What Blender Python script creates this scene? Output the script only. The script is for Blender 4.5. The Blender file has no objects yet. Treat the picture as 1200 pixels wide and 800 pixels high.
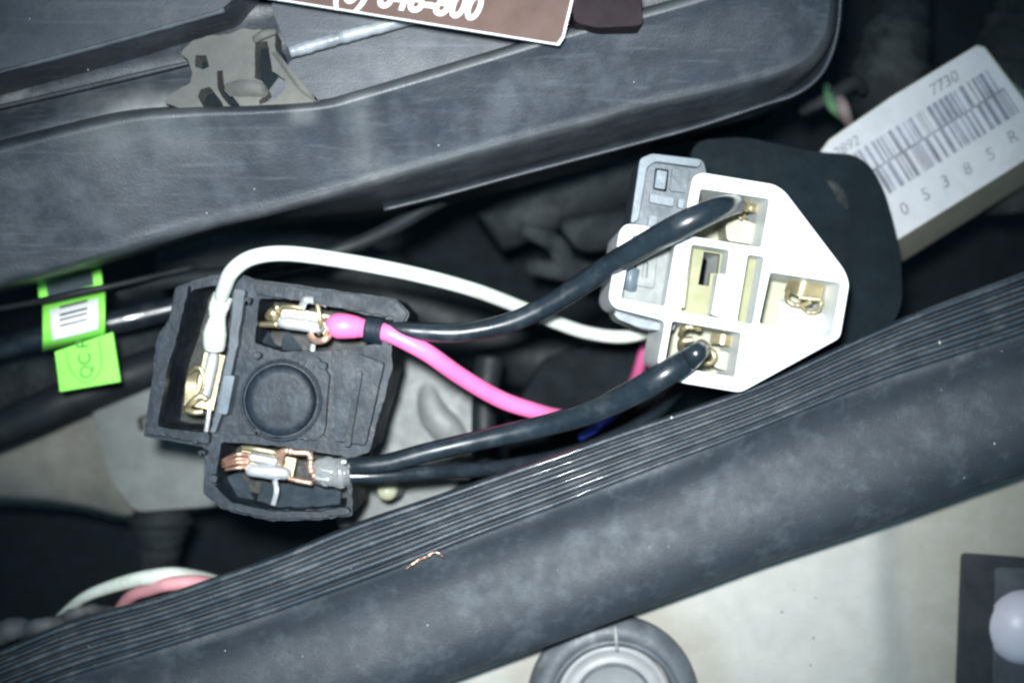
import bpy, bmesh, math, random
from mathutils import Vector, Matrix, noise as mnoise
random.seed(7)
C = bpy.context.scene.collection
SC = bpy.context.scene
# ---------------------------------------------------------------- camera, light, exposure
H = 200.0                      # camera height in mm above the connector plane
FPX = 1430.0
cd = bpy.data.cameras.new('camera'); cam = bpy.data.objects.new('camera', cd); C.objects.link(cam)
cam.location = (0, 0, H/1000); cam.rotation_euler = (0, 0, 0)
cd.sensor_width = 36; cd.lens = 36*FPX/1200; cd.clip_start = 0.01; cd.clip_end = 5
cd.dof.use_dof = True; cd.dof.focus_distance = 0.193; cd.dof.aperture_fstop = 12
SC.camera = cam
w = bpy.data.worlds.new('World'); SC.world = w; w.use_nodes = True
bg = w.node_tree.nodes['Background']; bg.inputs[0].default_value = (0.30, 0.66, 0.90, 1); bg.inputs[1].default_value = 0.34
ld = bpy.data.lights.new('phone_flash', 'SPOT'); ld.energy = 6.2; ld.shadow_soft_size = 0.005
ld.spot_size = math.radians(62); ld.spot_blend = 1.0; ld.color = (0.93, 0.98, 1.0)
lo = bpy.data.objects.new('phone_flash', ld); C.objects.link(lo)
lo.location = (-0.006, 0.012, 0.205)
_t = Vector((-0.003, 0.001, 0)) - lo.location
lo.rotation_euler = _t.to_track_quat('-Z', 'Y').to_euler()
vs = SC.view_settings; vs.view_transform = 'Standard'; vs.look = 'None'; vs.exposure = 0; vs.gamma = 1; vs.use_curve_mapping = False
SC.cycles.filter_width = 2.6

def P(px, py, z=0.0):
    s = (H - z)/FPX
    return Vector(((px-600)*s/1000, (400-py)*s/1000, z/1000))

# ---------------------------------------------------------------- materials
def mat(name, base, rough=0.5, metal=0.0, bump=None, dust=None, spec=0.5, scratch=0.0, trans=0.0, sss=0.0, dirt_glint=None, coat=0.0, vary=0.25):
    m = bpy.data.materials.new(name); m.use_nodes = True
    nt = m.node_tree; N = nt.nodes; L = nt.links
    b = N['Principled BSDF']
    b.inputs['Roughness'].default_value = rough; b.inputs['Metallic'].default_value = metal
    b.inputs['Specular IOR Level'].default_value = spec
    b.inputs['Transmission Weight'].default_value = trans
    b.inputs['Coat Weight'].default_value = coat
    if sss:
        b.inputs['Subsurface Weight'].default_value = sss
        b.inputs['Subsurface Radius'].default_value = (1, 0.9, 0.6); b.inputs['Subsurface Scale'].default_value = 0.0015
    tc = N.new('ShaderNodeTexCoord')
    def nz(scale, detail=4, rough_=0.6, stretch=None):
        n = N.new('ShaderNodeTexNoise'); n.inputs['Scale'].default_value = scale; n.inputs['Detail'].default_value = detail
        n.inputs['Roughness'].default_value = rough_
        if stretch:
            mp = N.new('ShaderNodeMapping'); mp.inputs['Rotation'].default_value = (0, 0, stretch[0]); mp.inputs['Scale'].default_value = (stretch[1], stretch[2], 1)
            L.new(tc.outputs['Object'], mp.inputs[0]); L.new(mp.outputs[0], n.inputs['Vector'])
        else: L.new(tc.outputs['Object'], n.inputs['Vector'])
        return n.outputs['Fac']
    def ramp(f, a, c):
        r = N.new('ShaderNodeMapRange'); r.inputs[1].default_value = a; r.inputs[2].default_value = c; L.new(f, r.inputs[0]); return r.outputs[0]
    def mix(f, A, B):
        x = N.new('ShaderNodeMix'); x.data_type = 'RGBA'
        if isinstance(f, float): x.inputs[0].default_value = f
        else: L.new(f, x.inputs[0])
        for i, v in ((6, A), (7, B)):
            if isinstance(v, tuple): x.inputs[i].default_value = (*v, 1)
            else: L.new(v, x.inputs[i])
        return x.outputs[2]
    dark = tuple(c*(1-vary) for c in base); lite = tuple(min(1, c*(1+vary)) for c in base)
    col = mix(ramp(nz(180, 5), 0.35, 0.65), dark, lite)
    rf = None
    if dust:
        dc, amt, sc_ = dust
        f = ramp(nz(sc_, 6, 0.7), 0.75-amt*0.5, 0.95-amt*0.3)
        col = mix(f, col, dc); rf = f
    if scratch:
        f = ramp(nz(700, 3, 0.5, (scratch, 0.06, 1.6)), 0.56, 0.78)
        mul = N.new('ShaderNodeMath'); mul.operation = 'MULTIPLY'; L.new(f, mul.inputs[0]); mul.inputs[1].default_value = 0.5
        col = mix(mul.outputs[0], col, tuple(min(1, c*2.2+0.02) for c in base))
    if dirt_glint:
        at = N.new('ShaderNodeAttribute'); at.attribute_name = 'dirt_glint'
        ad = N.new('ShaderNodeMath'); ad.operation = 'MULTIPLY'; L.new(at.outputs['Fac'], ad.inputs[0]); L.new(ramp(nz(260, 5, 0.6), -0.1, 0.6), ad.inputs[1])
        col = mix(ad.outputs[0], col, dirt_glint)  # mask carries real dirt, and on the rail also painted highlights
    if isinstance(col, tuple): b.inputs['Base Color'].default_value = (*col, 1)
    else: L.new(col, b.inputs['Base Color'])
    rr = N.new('ShaderNodeMapRange'); L.new(nz(260, 5), rr.inputs[0]); rr.inputs[1].default_value = 0.3; rr.inputs[2].default_value = 0.7
    rr.inputs[3].default_value = max(0.05, rough-0.1); rr.inputs[4].default_value = min(1, rough+0.12); L.new(rr.outputs[0], b.inputs['Roughness'])
    if bump:
        bn = N.new('ShaderNodeBump'); bn.inputs['Strength'].default_value = bump[1]; bn.inputs['Distance'].default_value = 0.0002
        L.new(nz(bump[0], 5, 0.65), bn.inputs['Height']); L.new(bn.outputs[0], b.inputs['Normal'])
    return m

RA = math.radians(15)
M = dict(
    cover = mat('cover_plastic', (0.021, 0.026, 0.034), 0.47, bump=(2500, 0.4), vary=0.2, dust=((0.052, 0.060, 0.070), 0.5, 90), scratch=RA, dirt_glint=(0.15, 0.16, 0.16)),
    panelp = mat('panel_plastic', (0.030, 0.036, 0.046), 0.5, bump=(2500, 0.25), vary=0.15, dust=((0.075, 0.078, 0.085), 0.45, 100), scratch=RA),
    rubber = mat('rubber', (0.021, 0.027, 0.035), 0.58, bump=(3200, 0.6), vary=0.15, dust=((0.065, 0.078, 0.090), 0.5, 200), dirt_glint=(0.2, 0.2, 0.2)),
    ribr = mat('rib_rubber', (0.026, 0.036, 0.047), 0.38, bump=(2600, 0.25), vary=0.15, dust=((0.11, 0.12, 0.13), 0.5, 160), coat=0.4),
    rimlit = mat('rim_highlight', (0.075, 0.088, 0.10), 0.45, vary=0.2),  # these two paler plastics paint rim highlights on the plate edges
    rimlit_pale = mat('rim_highlight_pale', (0.16, 0.18, 0.20), 0.4, vary=0.3, dust=((0.3, 0.32, 0.34), 0.5, 120)),
    boot = mat('boot_rubber', (0.0035, 0.0075, 0.0105), 0.6, bump=(900, 0.2), vary=0.2, spec=0.08, dust=((0.007, 0.014, 0.019), 0.45, 80)),
    conn = mat('black_connector_plastic', (0.006, 0.011, 0.017), 0.5, bump=(1100, 0.55), spec=0.28, dust=((0.028, 0.041, 0.056), 0.55, 420)),
    connfloor = mat('connector_floor', (0.012, 0.013, 0.011), 0.5, bump=(900, 0.7), spec=0.3, dust=((0.05, 0.05, 0.04), 0.5, 420)),
    white = mat('white_nylon', (0.64, 0.66, 0.65), 0.45, bump=(900, 0.2), dust=((0.45, 0.45, 0.38), 0.35, 260), vary=0.04),
    ivory = mat('ivory_nylon', (0.30, 0.305, 0.215), 0.5, bump=(900, 0.3), vary=0.15),
    greyp = mat('grey_clear_plastic', (0.035, 0.048, 0.060), 0.45, bump=(900, 0.3), dust=((0.065, 0.085, 0.10), 0.45, 400)),
    greyl = mat('pale_grey_plastic', (0.09, 0.115, 0.135), 0.4, bump=(900, 0.2)),
    blackwire = mat('black_insulation', (0.009, 0.014, 0.019), 0.3, bump=(900, 0.08), dust=((0.03, 0.038, 0.046), 0.45, 260), coat=0.25),
    whitewire = mat('white_insulation', (0.52, 0.56, 0.50), 0.42, bump=(1500, 0.1), dust=((0.26, 0.26, 0.21), 0.42, 220), vary=0.08),
    pinkwire = mat('pink_insulation', (0.80, 0.15, 0.36), 0.42, bump=(900, 0.15), dust=((0.45, 0.16, 0.26), 0.35, 260), vary=0.1),
    palepink = mat('pale_pink_insulation', (0.52, 0.24, 0.26), 0.6, vary=0.1),
    bluewire = mat('blue_insulation', (0.03, 0.07, 0.45), 0.4),
    brass = mat('brass', (0.50, 0.43, 0.27), 0.42, 0.85, bump=(1500, 0.3), vary=0.2),
    copper = mat('copper', (0.72, 0.44, 0.33), 0.36, 0.8, bump=(2500, 0.6), vary=0.2),
    tin = mat('tinned_metal', (0.62, 0.64, 0.66), 0.3, 0.6, bump=(1800, 0.4), vary=0.15),
    clear = mat('clear_sleeve', (0.85, 0.9, 0.9), 0.15, trans=0.85, bump=(900, 0.4)),
    cream = mat('cream_paint', (0.345, 0.34, 0.315), 0.45, bump=(900, 0.15), dust=((0.27, 0.26, 0.225), 0.45, 75), dirt_glint=(0.23, 0.21, 0.17), vary=0.06),
    beige = mat('dull_beige_paint', (0.16, 0.155, 0.135), 0.6, bump=(600, 0.3), dust=((0.09, 0.09, 0.08), 0.45, 60), vary=0.15),
    greypanel = mat('grey_panel', (0.12, 0.13, 0.125), 0.5, bump=(600, 0.3), dust=((0.11, 0.11, 0.11), 0.4, 80), vary=0.15),
    hose = mat('black_hose', (0.008, 0.011, 0.013), 0.55, bump=(900, 0.3), spec=0.3, dust=((0.022, 0.028, 0.03), 0.4, 120)),
    dusty = mat('dusty_grey_rubber', (0.055, 0.062, 0.066), 0.7, bump=(900, 0.3), dust=((0.085, 0.09, 0.09), 0.4, 150)),
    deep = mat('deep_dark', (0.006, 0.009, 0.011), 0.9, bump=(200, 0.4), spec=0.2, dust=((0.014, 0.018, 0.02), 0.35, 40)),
    card = mat('brown_print', (0.070, 0.041, 0.033), 0.6, spec=0.25, bump=(2500, 0.1), vary=0.08),
    dimgreen = mat('faded_green', (0.05, 0.12, 0.06), 0.7),
    dimpink = mat('faded_pink', (0.13, 0.10, 0.10), 0.7),
    olive = mat('olive_nylon', (0.19, 0.19, 0.095), 0.55, vary=0.1),
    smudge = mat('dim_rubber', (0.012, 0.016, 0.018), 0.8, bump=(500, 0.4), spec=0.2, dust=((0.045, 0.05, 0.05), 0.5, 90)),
    paper = mat('white_paper', (0.78, 0.80, 0.80), 0.6, bump=(1200, 0.2), vary=0.04),
    label = mat('white_label', (0.40, 0.41, 0.43), 0.5, bump=(400, 0.6), dust=((0.36, 0.36, 0.35), 0.45, 120), vary=0.05),
    ink = mat('grey_ink', (0.16, 0.17, 0.20), 0.5, vary=0.35),
    inklite = mat('pale_ink', (0.36, 0.37, 0.41), 0.5, vary=0.15),
    blackink = mat('black_ink', (0.03, 0.03, 0.04), 0.5),
    green = mat('green_label', (0.25, 0.80, 0.10), 0.5, vary=0.05),
    greenink = mat('green_ink', (0.06, 0.22, 0.04), 0.5),
    boxbeige = mat('box_plastic', (0.30, 0.295, 0.24), 0.5, bump=(900, 0.2), vary=0.08),
    ring = mat('grommet_rubber', (0.075, 0.085, 0.097), 0.5, bump=(1500, 0.4), dust=((0.24, 0.24, 0.25), 0.4, 200)),
    ringl = mat('grommet_metal', (0.27, 0.275, 0.28), 0.45, bump=(900, 0.2), dust=((0.26, 0.26, 0.25), 0.4, 200), vary=0.1),
    padm = mat('black_pad', (0.016, 0.017, 0.02), 0.5, bump=(1500, 0.3)),
    padl = mat('grey_pad', (0.055, 0.057, 0.065), 0.5, bump=(1500, 0.3)),
    cap = mat('pale_cap', (0.52, 0.50, 0.56), 0.35, vary=0.05),
    maroon = mat('maroon_plastic', (0.012, 0.007, 0.009), 0.6, spec=0.15),
    clip = mat('dirty_clip', (0.065, 0.067, 0.062), 0.8, bump=(500, 0.8), dust=((0.12, 0.118, 0.102), 0.6, 60), vary=0.12),
    speck = mat('pale_grit', (0.6, 0.62, 0.62), 0.5),
)

# ---------------------------------------------------------------- helpers
WL = {}
def obj(name, me, m, parent=None, smooth=False, angle=35):
    me.name = name
    o = bpy.data.objects.new(name, me); C.objects.link(o)
    if m is not None:
        me.materials.clear(); me.materials.append(M[m])
    if smooth:
        for p in me.polygons: p.use_smooth = True
    if parent is not None:
        wl = WL[parent]; me.transform(Matrix.Translation(-wl)); o.parent = parent; WL[o] = wl
    else: WL[o] = Vector((0, 0, 0))
    return o
def tag(o, label=None, cat=None, group=None, kind=None):
    if label: o['label'] = label
    if cat: o['category'] = cat
    if group: o['group'] = group
    if kind: o['kind'] = kind
    return o
def thing(name, loc, label, cat, group=None):
    o = bpy.data.objects.new(name, None); C.objects.link(o); o.location = loc; o.empty_display_size = 0.005
    WL[o] = Vector(loc); return tag(o, label, cat, group)
def fin(bm):
    bmesh.ops.recalc_face_normals(bm, faces=bm.faces); me = bpy.data.meshes.new('m'); bm.to_mesh(me); bm.free(); return me
def rnd(pts, r, seg=4):
    """round the corners of a pixel polygon"""
    out = []; n = len(pts)
    for i in range(n):
        p = Vector(pts[i][:2]); a = Vector(pts[i-1][:2]); b = Vector(pts[(i+1) % n][:2])
        da = (a-p); db = (b-p); k = min(r, da.length*0.45, db.length*0.45)
        A = p+da.normalized()*k; B = p+db.normalized()*k
        for j in range(seg+1):
            t = j/seg; q = A*(1-t)**2 + p*2*t*(1-t) + B*t*t; out.append((q.x, q.y))
    return out
def rough_edge(pts, step, amp, seed=0):
    out = []; n = len(pts)
    for i in range(n):
        a = Vector(pts[i]); b = Vector(pts[(i+1) % n]); k = max(1, int((b-a).length/step))
        nn = Vector((-(b-a).y, (b-a).x)).normalized()
        for j in range(k):
            q = a.lerp(b, j/k); d = mnoise.noise(Vector((q.x*0.13, q.y*0.13, seed)))*amp
            q = q+nn*d; out.append((q.x, q.y))
    return out
def prism(outer, holes, zt, zb, bottom_px=None):
    bm = bmesh.new(); loops = []
    for lp in [outer]+list(holes):
        vs_ = [bm.verts.new(P(x, y, zt)) for x, y in lp]
        es = [bm.edges.new((vs_[i], vs_[(i+1) % len(vs_)])) for i in range(len(vs_))]
        loops.append((vs_, es))
    bmesh.ops.triangle_fill(bm, edges=[e for _, es in loops for e in es], use_beauty=True)
    faces = list(bm.faces); low = {}
    for li, (vs_, _) in enumerate(loops):
        for i, v in enumerate(vs_):
            if bottom_px and li == 0: low[v] = bm.verts.new(P(*bottom_px[i], zb))
            else: low[v] = bm.verts.new((v.co.x, v.co.y, zb/1000))
    for f in faces: bm.faces.new([low[v] for v in reversed(f.verts)])
    for vs_, _ in loops:
        n = len(vs_)
        for i in range(n):
            a, b = vs_[i], vs_[(i+1) % n]; bm.faces.new((a, b, low[b], low[a]))
    return fin(bm)
def bev(o, wmm, seg=2, angle=30, flat=False):
    b = o.modifiers.new('bevel', 'BEVEL'); b.width = wmm/1000; b.segments = seg; b.limit_method = 'ANGLE'; b.angle_limit = math.radians(angle)
    if flat: return o
    b.harden_normals = True
    for p in o.data.polygons: p.use_smooth = True
    return o
def cr(pts, n):
    """catmull-rom resample of tuples"""
    P_ = [tuple(2*a-b for a, b in zip(pts[0], pts[1]))]+list(pts)+[tuple(2*a-b for a, b in zip(pts[-1], pts[-2]))]
    out = []; m = len(pts)-1
    for k in range(n):
        u = k/(n-1)*m; i = min(int(u), m-1); t = u-i
        a, b, c, d = P_[i:i+4]
        out.append(tuple(0.5*((2*B)+(-A+Cc)*t+(2*A-5*B+4*Cc-D)*t*t+(-A+3*B-3*Cc+D)*t**3) for A, B, Cc, D in zip(a, b, c, d)))
    return out
def tube(pts, n=48, ring=14, flat=1.0, wob=0.0):
    """pts (px, py, z, r_mm)"""
    S = cr(pts, n) if len(pts) > 2 else [tuple(a+(b-a)*k/(n-1) for a, b in zip(pts[0], pts[1])) for k in range(n)]
    cs = [P(s[0], s[1], s[2]) for s in S]; bm = bmesh.new(); rings = []; up = Vector((0, 0, 1))
    for i, c in enumerate(cs):
        t = (cs[min(i+1, n-1)]-cs[max(i-1, 0)]).normalized()
        a = t.cross(up); a = a.normalized() if a.length > 1e-4 else Vector((1, 0, 0)); b = a.cross(t).normalized()
        r = S[i][3]/1000*(1+wob*mnoise.noise(Vector((i*0.35, S[0][0], 0))))
        rings.append([bm.verts.new(c+a*math.cos(q*2*math.pi/ring)*r+b*math.sin(q*2*math.pi/ring)*r*flat) for q in range(ring)])
    for i in range(n-1):
        for q in range(ring):
            bm.faces.new((rings[i][q], rings[i][(q+1) % ring], rings[i+1][(q+1) % ring], rings[i+1][q]))
    for rg, c, sgn in ((rings[0], cs[0], 1), (rings[-1], cs[-1], -1)):
        bm.faces.new(rg)
    return fin(bm)
def joinm(mes):
    bm = bmesh.new()
    for m_ in mes: bm.from_mesh(m_)
    return fin(bm)
def loft(rows, n=60, dirt_glint_f=None, close=False, amp=0.0, keep_z=True):
    """rows: polylines of (px,py,z); quads between rows"""
    R = [cr(r, n) for r in rows]; bm = bmesh.new(); lay = bm.verts.layers.float.new('dirt_glint') if dirt_glint_f else None; G = []
    for r in R:
        g = []
        for (x, y, z) in r:
            zz = z+(amp*mnoise.noise(Vector((x*0.02, y*0.05, 3.1))) if amp else 0)
            v = bm.verts.new(P(x, y, zz))
            if lay: v[lay] = dirt_glint_f(x, y)
            g.append(v)
        G.append(g)
    for a in range(len(G)-1+(1 if close else 0)):
        A = G[a]; B = G[(a+1) % len(G)]
        for i in range(n-1): bm.faces.new((A[i], A[i+1], B[i+1], B[i]))
    if close:
        bm.faces.new([g[0] for g in G]); bm.faces.new([g[-1] for g in G])
    return fin(bm)
def lathe(cx, cy, zc, prof, n=72):
    """prof: (r_px at zc, z)"""
    s = (H-zc)/FPX/1000; c = P(cx, cy, zc); bm = bmesh.new(); R = []
    for r, z in prof:
        R.append([bm.verts.new((c.x+r*s*math.cos(a*2*math.pi/n), c.y+r*s*math.sin(a*2*math.pi/n), z/1000)) for a in range(n)])
    for i in range(len(R)-1):
        for a in range(n): bm.faces.new((R[i][a], R[i][(a+1) % n], R[i+1][(a+1) % n], R[i+1][a]))
    if prof[0][0] < 1.5: bm.faces.new(R[0])
    if prof[-1][0] < 1.5: bm.faces.new(R[-1])
    return fin(bm)
def quadpx(bm, pts, z):
    bm.faces.new([bm.verts.new(P(x, y, z)) for x, y in pts])
def textmesh(body, org, u, size, z, shear=0.0, v=None, bold=0.0, sx=1.0):
    """flat lettering: org px, u px direction, size in px"""
    cu = bpy.data.curves.new('t', 'FONT'); cu.body = body; cu.size = 1.0; cu.shear = shear; cu.offset = bold
    o = bpy.data.objects.new('t', cu); C.objects.link(o)
    dg = bpy.context.evaluated_depsgraph_get(); dg.update()
    me = bpy.data.meshes.new_from_object(o.evaluated_get(dg)); bpy.data.objects.remove(o); bpy.data.curves.remove(cu)
    U = Vector(u).normalized(); V = Vector((U.y, -U.x)) if v is None else Vector(v).normalized()
    for q in me.vertices:
        p = Vector(org)+U*q.co.x*size*sx+V*q.co.y*size; q.co = P(p.x, p.y, z)
    bm = bmesh.new(); bm.from_mesh(me); bpy.data.meshes.remove(me)
    bmesh.ops.remove_doubles(bm, verts=bm.verts, dist=1e-7)
    for f in bm.faces:
        if f.normal.z < 0: f.normal_flip()
    m2 = bpy.data.meshes.new('t'); bm.to_mesh(m2); bm.free(); return m2
def sstep(a, b, x):
    t = max(0, min(1, (x-a)/(b-a))); return t*t*(3-2*t)

# ================================================================ SETTING
tag(obj('engine_bay_floor', prism([(-1400, -1200), (2600, -1200), (2600, 2000), (-1400, 2000)], [], -150, -156), 'deep'), kind='structure')

# ---- dull body panels deep at the left
t = thing('inner_fender', P(100, 520, -80), 'dull beige inner fender panel deep below the green labels', 'car panel')
o = obj('lower_sheet', loft([[(-260, 452, -82), (-40, 448, -80), (60, 462, -78), (150, 440, -76), (262, 400, -74)],
                            [(-260, 520, -76), (-40, 520, -74), (60, 515, -72), (150, 505, -70), (268, 480, -70)],
                            [(-260, 572, -76), (-40, 574, -75), (80, 584, -74), (160, 600, -74), (268, 575, -74)],
                            [(-260, 590, -92), (-40, 590, -92), (80, 597, -92), (160, 610, -92), (268, 590, -92)],
                            [(-260, 480, -100), (-40, 480, -100), (60, 480, -100), (150, 470, -100), (262, 450, -100)]], 50, close=True, amp=2), 'beige', t, True)
o = bev(obj('bracket_plate', prism(rnd([(106, 474), (150, 445), (262, 396), (276, 520), (262, 592), (158, 600), (128, 560)], 12), [rnd([(160, 490), (178, 484), (180, 500), (163, 506)], 4)], -62, -66), 'greypanel', t), 0.8)
t = thing('dusty_hose', P(40, 470, -70), 'thick dusty grey hose crossing under the green labels at the left edge', 'hose')
obj('hose_wall', tube([(-200, 500, -70, 6), (-40, 470, -68, 6), (60, 440, -66, 6), (150, 410, -70, 6), (300, 380, -80, 6)], 50, 20, wob=0.1), 'smudge', t, True)
tag(obj('dark_hose', tube([(-200, 580, -52, 4), (0, 503, -52, 4), (80, 468, -52, 4), (150, 440, -56, 4), (260, 400, -66, 4)], 50, 18), 'hose', None, True), 'black hose running diagonally below the green tab over beige metal', 'hose')
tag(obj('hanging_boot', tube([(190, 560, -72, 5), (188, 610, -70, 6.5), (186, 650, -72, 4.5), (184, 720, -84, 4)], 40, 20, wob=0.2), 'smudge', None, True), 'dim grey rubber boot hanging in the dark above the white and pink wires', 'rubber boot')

# ---- grey panel between the black connector and the lower trim
t = thing('grey_bracket', P(500, 500, -50), 'smooth grey metal bracket seen between the black connector and pink wire', 'bracket')
bev(obj('main_plate', prism(rnd([(400, 395), (500, 405), (546, 440), (558, 470), (556, 556), (520, 600), (400, 620)], 14), [], -52, -56), 'greypanel', t), 1.0)
obj('pressed_ridge', tube([(498, 430, -53, 1.0), (506, 480, -52, 3), (530, 512, -52, 3.2), (552, 560, -54, 1.5)], 30, 16, 0.35), 'greypanel', t, True)
bev(obj('lower_tab', prism(rnd([(395, 560), (470, 556), (520, 560), (540, 566), (480, 610), (395, 618)], 8), [], -40, -43), 'greypanel', t), 0.6)
t = thing('clear_cap_plug', P(455, 575, -25), 'small pale ivory plug under the lower black wires', 'plug')
obj('plug_body', lathe(455, 573, -24, [(0.5, -20.5), (9, -20.8), (12, -22), (13, -30), (13, -34)], 24), 'ivory', t, True)
obj('plug_rim', lathe(455, 573, -24, [(14, -27), (16, -27.5), (16, -30), (14, -30.5)], 24), 'greyl', t, True)
tag(obj('corner_hose', tube([(574, 420, -46, 3.0), (568, 470, -44, 2.6), (566, 560, -44, 2.6), (560, 660, -52, 3)], 30, 16), 'hose', None, True), 'short black hose standing right of the grey bracket', 'hose')

# ---- dim hoses and brackets in the dark centre
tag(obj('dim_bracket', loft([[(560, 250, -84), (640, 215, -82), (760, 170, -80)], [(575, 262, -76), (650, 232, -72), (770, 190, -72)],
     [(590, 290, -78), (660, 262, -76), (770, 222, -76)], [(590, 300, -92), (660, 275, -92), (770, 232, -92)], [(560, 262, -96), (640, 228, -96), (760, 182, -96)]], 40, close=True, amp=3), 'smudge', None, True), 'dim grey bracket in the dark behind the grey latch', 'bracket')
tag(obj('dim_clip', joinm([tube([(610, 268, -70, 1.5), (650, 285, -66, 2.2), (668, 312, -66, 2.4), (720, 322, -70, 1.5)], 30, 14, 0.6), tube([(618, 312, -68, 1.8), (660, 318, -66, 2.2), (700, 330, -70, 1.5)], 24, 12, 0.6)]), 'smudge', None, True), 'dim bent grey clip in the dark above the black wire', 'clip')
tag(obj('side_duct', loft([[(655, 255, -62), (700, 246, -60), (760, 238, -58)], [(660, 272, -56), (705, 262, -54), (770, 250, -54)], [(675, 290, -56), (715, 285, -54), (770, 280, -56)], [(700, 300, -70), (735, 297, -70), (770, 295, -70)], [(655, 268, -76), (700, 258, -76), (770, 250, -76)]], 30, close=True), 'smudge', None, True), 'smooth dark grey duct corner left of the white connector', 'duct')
tag(obj('cross_hose', tube([(200, 300, -95, 9), (420, 330, -90, 9), (640, 420, -95, 9), (900, 460, -100, 9)], 60, 22), 'hose', None, True), 'wide black hose far below the white wire', 'hose')
tag(obj('upper_cable', tube([(140, 345, -34, 1.5), (190, 330, -32, 1.5), (300, 316, -30, 1.5), (420, 285, -30, 1.5), (520, 232, -26, 1.5)], 50, 12), 'hose', None, True), 'thin dark cable under the edge of the plastic cover', 'cable')
tag(obj('air_tube', tube([(-150, 415, -40, 2.3), (-20, 410, -38, 2.3), (40, 397, -36, 2.3), (120, 380, -38, 2.3), (250, 350, -44, 2.3)], 50, 18), 'blackwire', None, True), 'glossy black tube behind the green and white wrap label', 'tube')

# ---- hoses at the upper right
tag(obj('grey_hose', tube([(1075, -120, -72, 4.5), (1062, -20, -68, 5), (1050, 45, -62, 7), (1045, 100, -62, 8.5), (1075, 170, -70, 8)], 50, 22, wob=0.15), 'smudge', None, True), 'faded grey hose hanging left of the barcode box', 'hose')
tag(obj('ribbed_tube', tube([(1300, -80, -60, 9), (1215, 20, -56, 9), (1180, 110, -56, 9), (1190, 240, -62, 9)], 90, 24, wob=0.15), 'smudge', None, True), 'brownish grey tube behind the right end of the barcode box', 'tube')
t = thing('wire_joint', P(985, 115, -45), 'small wire joint with a green and pale pink lead beside the cover corner', 'wire joint')
obj('green_lead', tube([(968, 100, -50, 0.8), (974, 122, -46, 1.2), (990, 140, -48, 0.8)], 20, 10), 'dimgreen', t, True)
obj('pink_lead', tube([(976, 105, -54, .8), (986, 124, -46, 1.5), (996, 146, -48, 1.0)], 20, 10), 'dimpink', t, True)
obj('grey_lead', tube([(940, 130, -52, 1.2), (965, 118, -48, 1.3), (1000, 98, -48, 1.6), (1012, 108, -50, 0.9)], 24, 10), 'smudge', t, True)

# ---- black boot behind the white connector
t = thing('rubber_boot', P(940, 300, -30), 'rounded black rubber boot behind and right of the white connector', 'rubber boot')
bo = [(812, 165), (870, 160), (956, 178), (1002, 181), (1022, 196), (1036, 222), (1048, 262), (1056, 300), (1058, 360), (1020, 420), (860, 466), (800, 450), (790, 380), (800, 250)]
bev(obj('boot_shell', prism(rnd(bo, 18), [], -24, -60), 'boot', t), 6.0, 8)
obj('gloss_crescent', loft([[(969, 210, -23.8), (980, 214, -23.5), (990, 226, -23.5), (996, 242, -23.8)], [(969, 213, -22.9), (978, 220, -22.6), (986, 232, -22.6), (994, 246, -22.9)], [(972, 219, -23.8), (977, 226, -23.5), (983, 238, -23.5), (992, 248, -23.8)]], 16), 'smudge', t, True)  # paler crescent paints a gloss on the boot
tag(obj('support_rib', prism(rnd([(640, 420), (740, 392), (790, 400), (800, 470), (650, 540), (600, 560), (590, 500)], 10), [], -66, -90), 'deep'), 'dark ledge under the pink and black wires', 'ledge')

# ================================================================ BARCODE BOX
t = thing('barcode_box', P(1120, 170, -30), 'cream plastic box with a creased white barcode label at the upper right', 'box')
O = Vector((1072, 269)); U = Vector((0.848, -0.530)); V = Vector((-0.530, -0.848))
def B(u, v): q = O+U*u+V*v; return (q.x, q.y)
top = [B(-52, 0), B(210, 0), B(190, 60), B(183, 138), B(176, 145), B(60, 147), B(-30, 143), B(-52, 134)]
low = [B(-52, -24), B(210, -24), B(200, 60), B(186, 90), B(180, 100), B(60, 100), B(-30, 100), B(-52, 100)]
bev(obj('box_body', prism(top, [], -30, -46, low), 'boxbeige', t), 0.5)
lt = obj('paper_label', prism([B(-50, 1), B(208, 1), B(188, 60), B(181, 137), B(174, 143.5), B(60, 145.5), B(-29, 141), B(-50, 132)], [], -29.7, -29.99), 'label', t)
rb = random.Random(4)
def bars(v0, v1, z, seed, mi, lo_, hi_):
    r2 = random.Random(seed); bm = bmesh.new(); u = -38
    while u < 176:
        wd = r2.choice([1.3, 2, 2, 3.5, 5.5]); g = r2.choice([1.8, 2.5, 4, 6])
        quadpx(bm, [B(u, v0), B(u+wd, v0), B(u+wd, v1), B(u, v1)], z); u += wd+g
    return fin(bm)
bm = bmesh.new()
for (a, b_) in ((-36, -18), (-12, 6), (8, 14), (40, 62), (92, 132), (150, 174)):
    quadpx(bm, [B(a, 84), B(b_, 84), B(b_, 113), B(a, 113)], -29.66)
for (a, b_) in ((-30, -14), (2, 22), (52, 64), (96, 126), (140, 168)):
    quadpx(bm, [B(a, 52), B(b_, 52), B(b_, 84), B(a, 84)], -29.66)
pb = obj('pale_bar', fin(bm), 'inklite', lt)
obj('barcode', joinm([bars(51, 84, -29.62, 3, 0, 0, 0), bars(84.5, 114, -29.62, 8, 0, 0, 0)]), 'ink', lt)
bm = bmesh.new(); quadpx(bm, [B(-5, 83.2), B(176, 83.2), B(176, 85.8), B(-5, 85.8)], -29.58)
obj('crease_line', fin(bm), 'ink', lt)
dg_ = []
for ch, (x, y) in zip('05385R', ((1067, 250), (1092, 233), (1115, 218), (1141, 203), (1168, 186), (1193, 166))):
    dg_.append(textmesh(ch, (x-9, y+3), (0.92, -0.40), 21, -29.6, sx=0.95))
obj('printed_digits', joinm(dg_), 'ink', lt)
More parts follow.
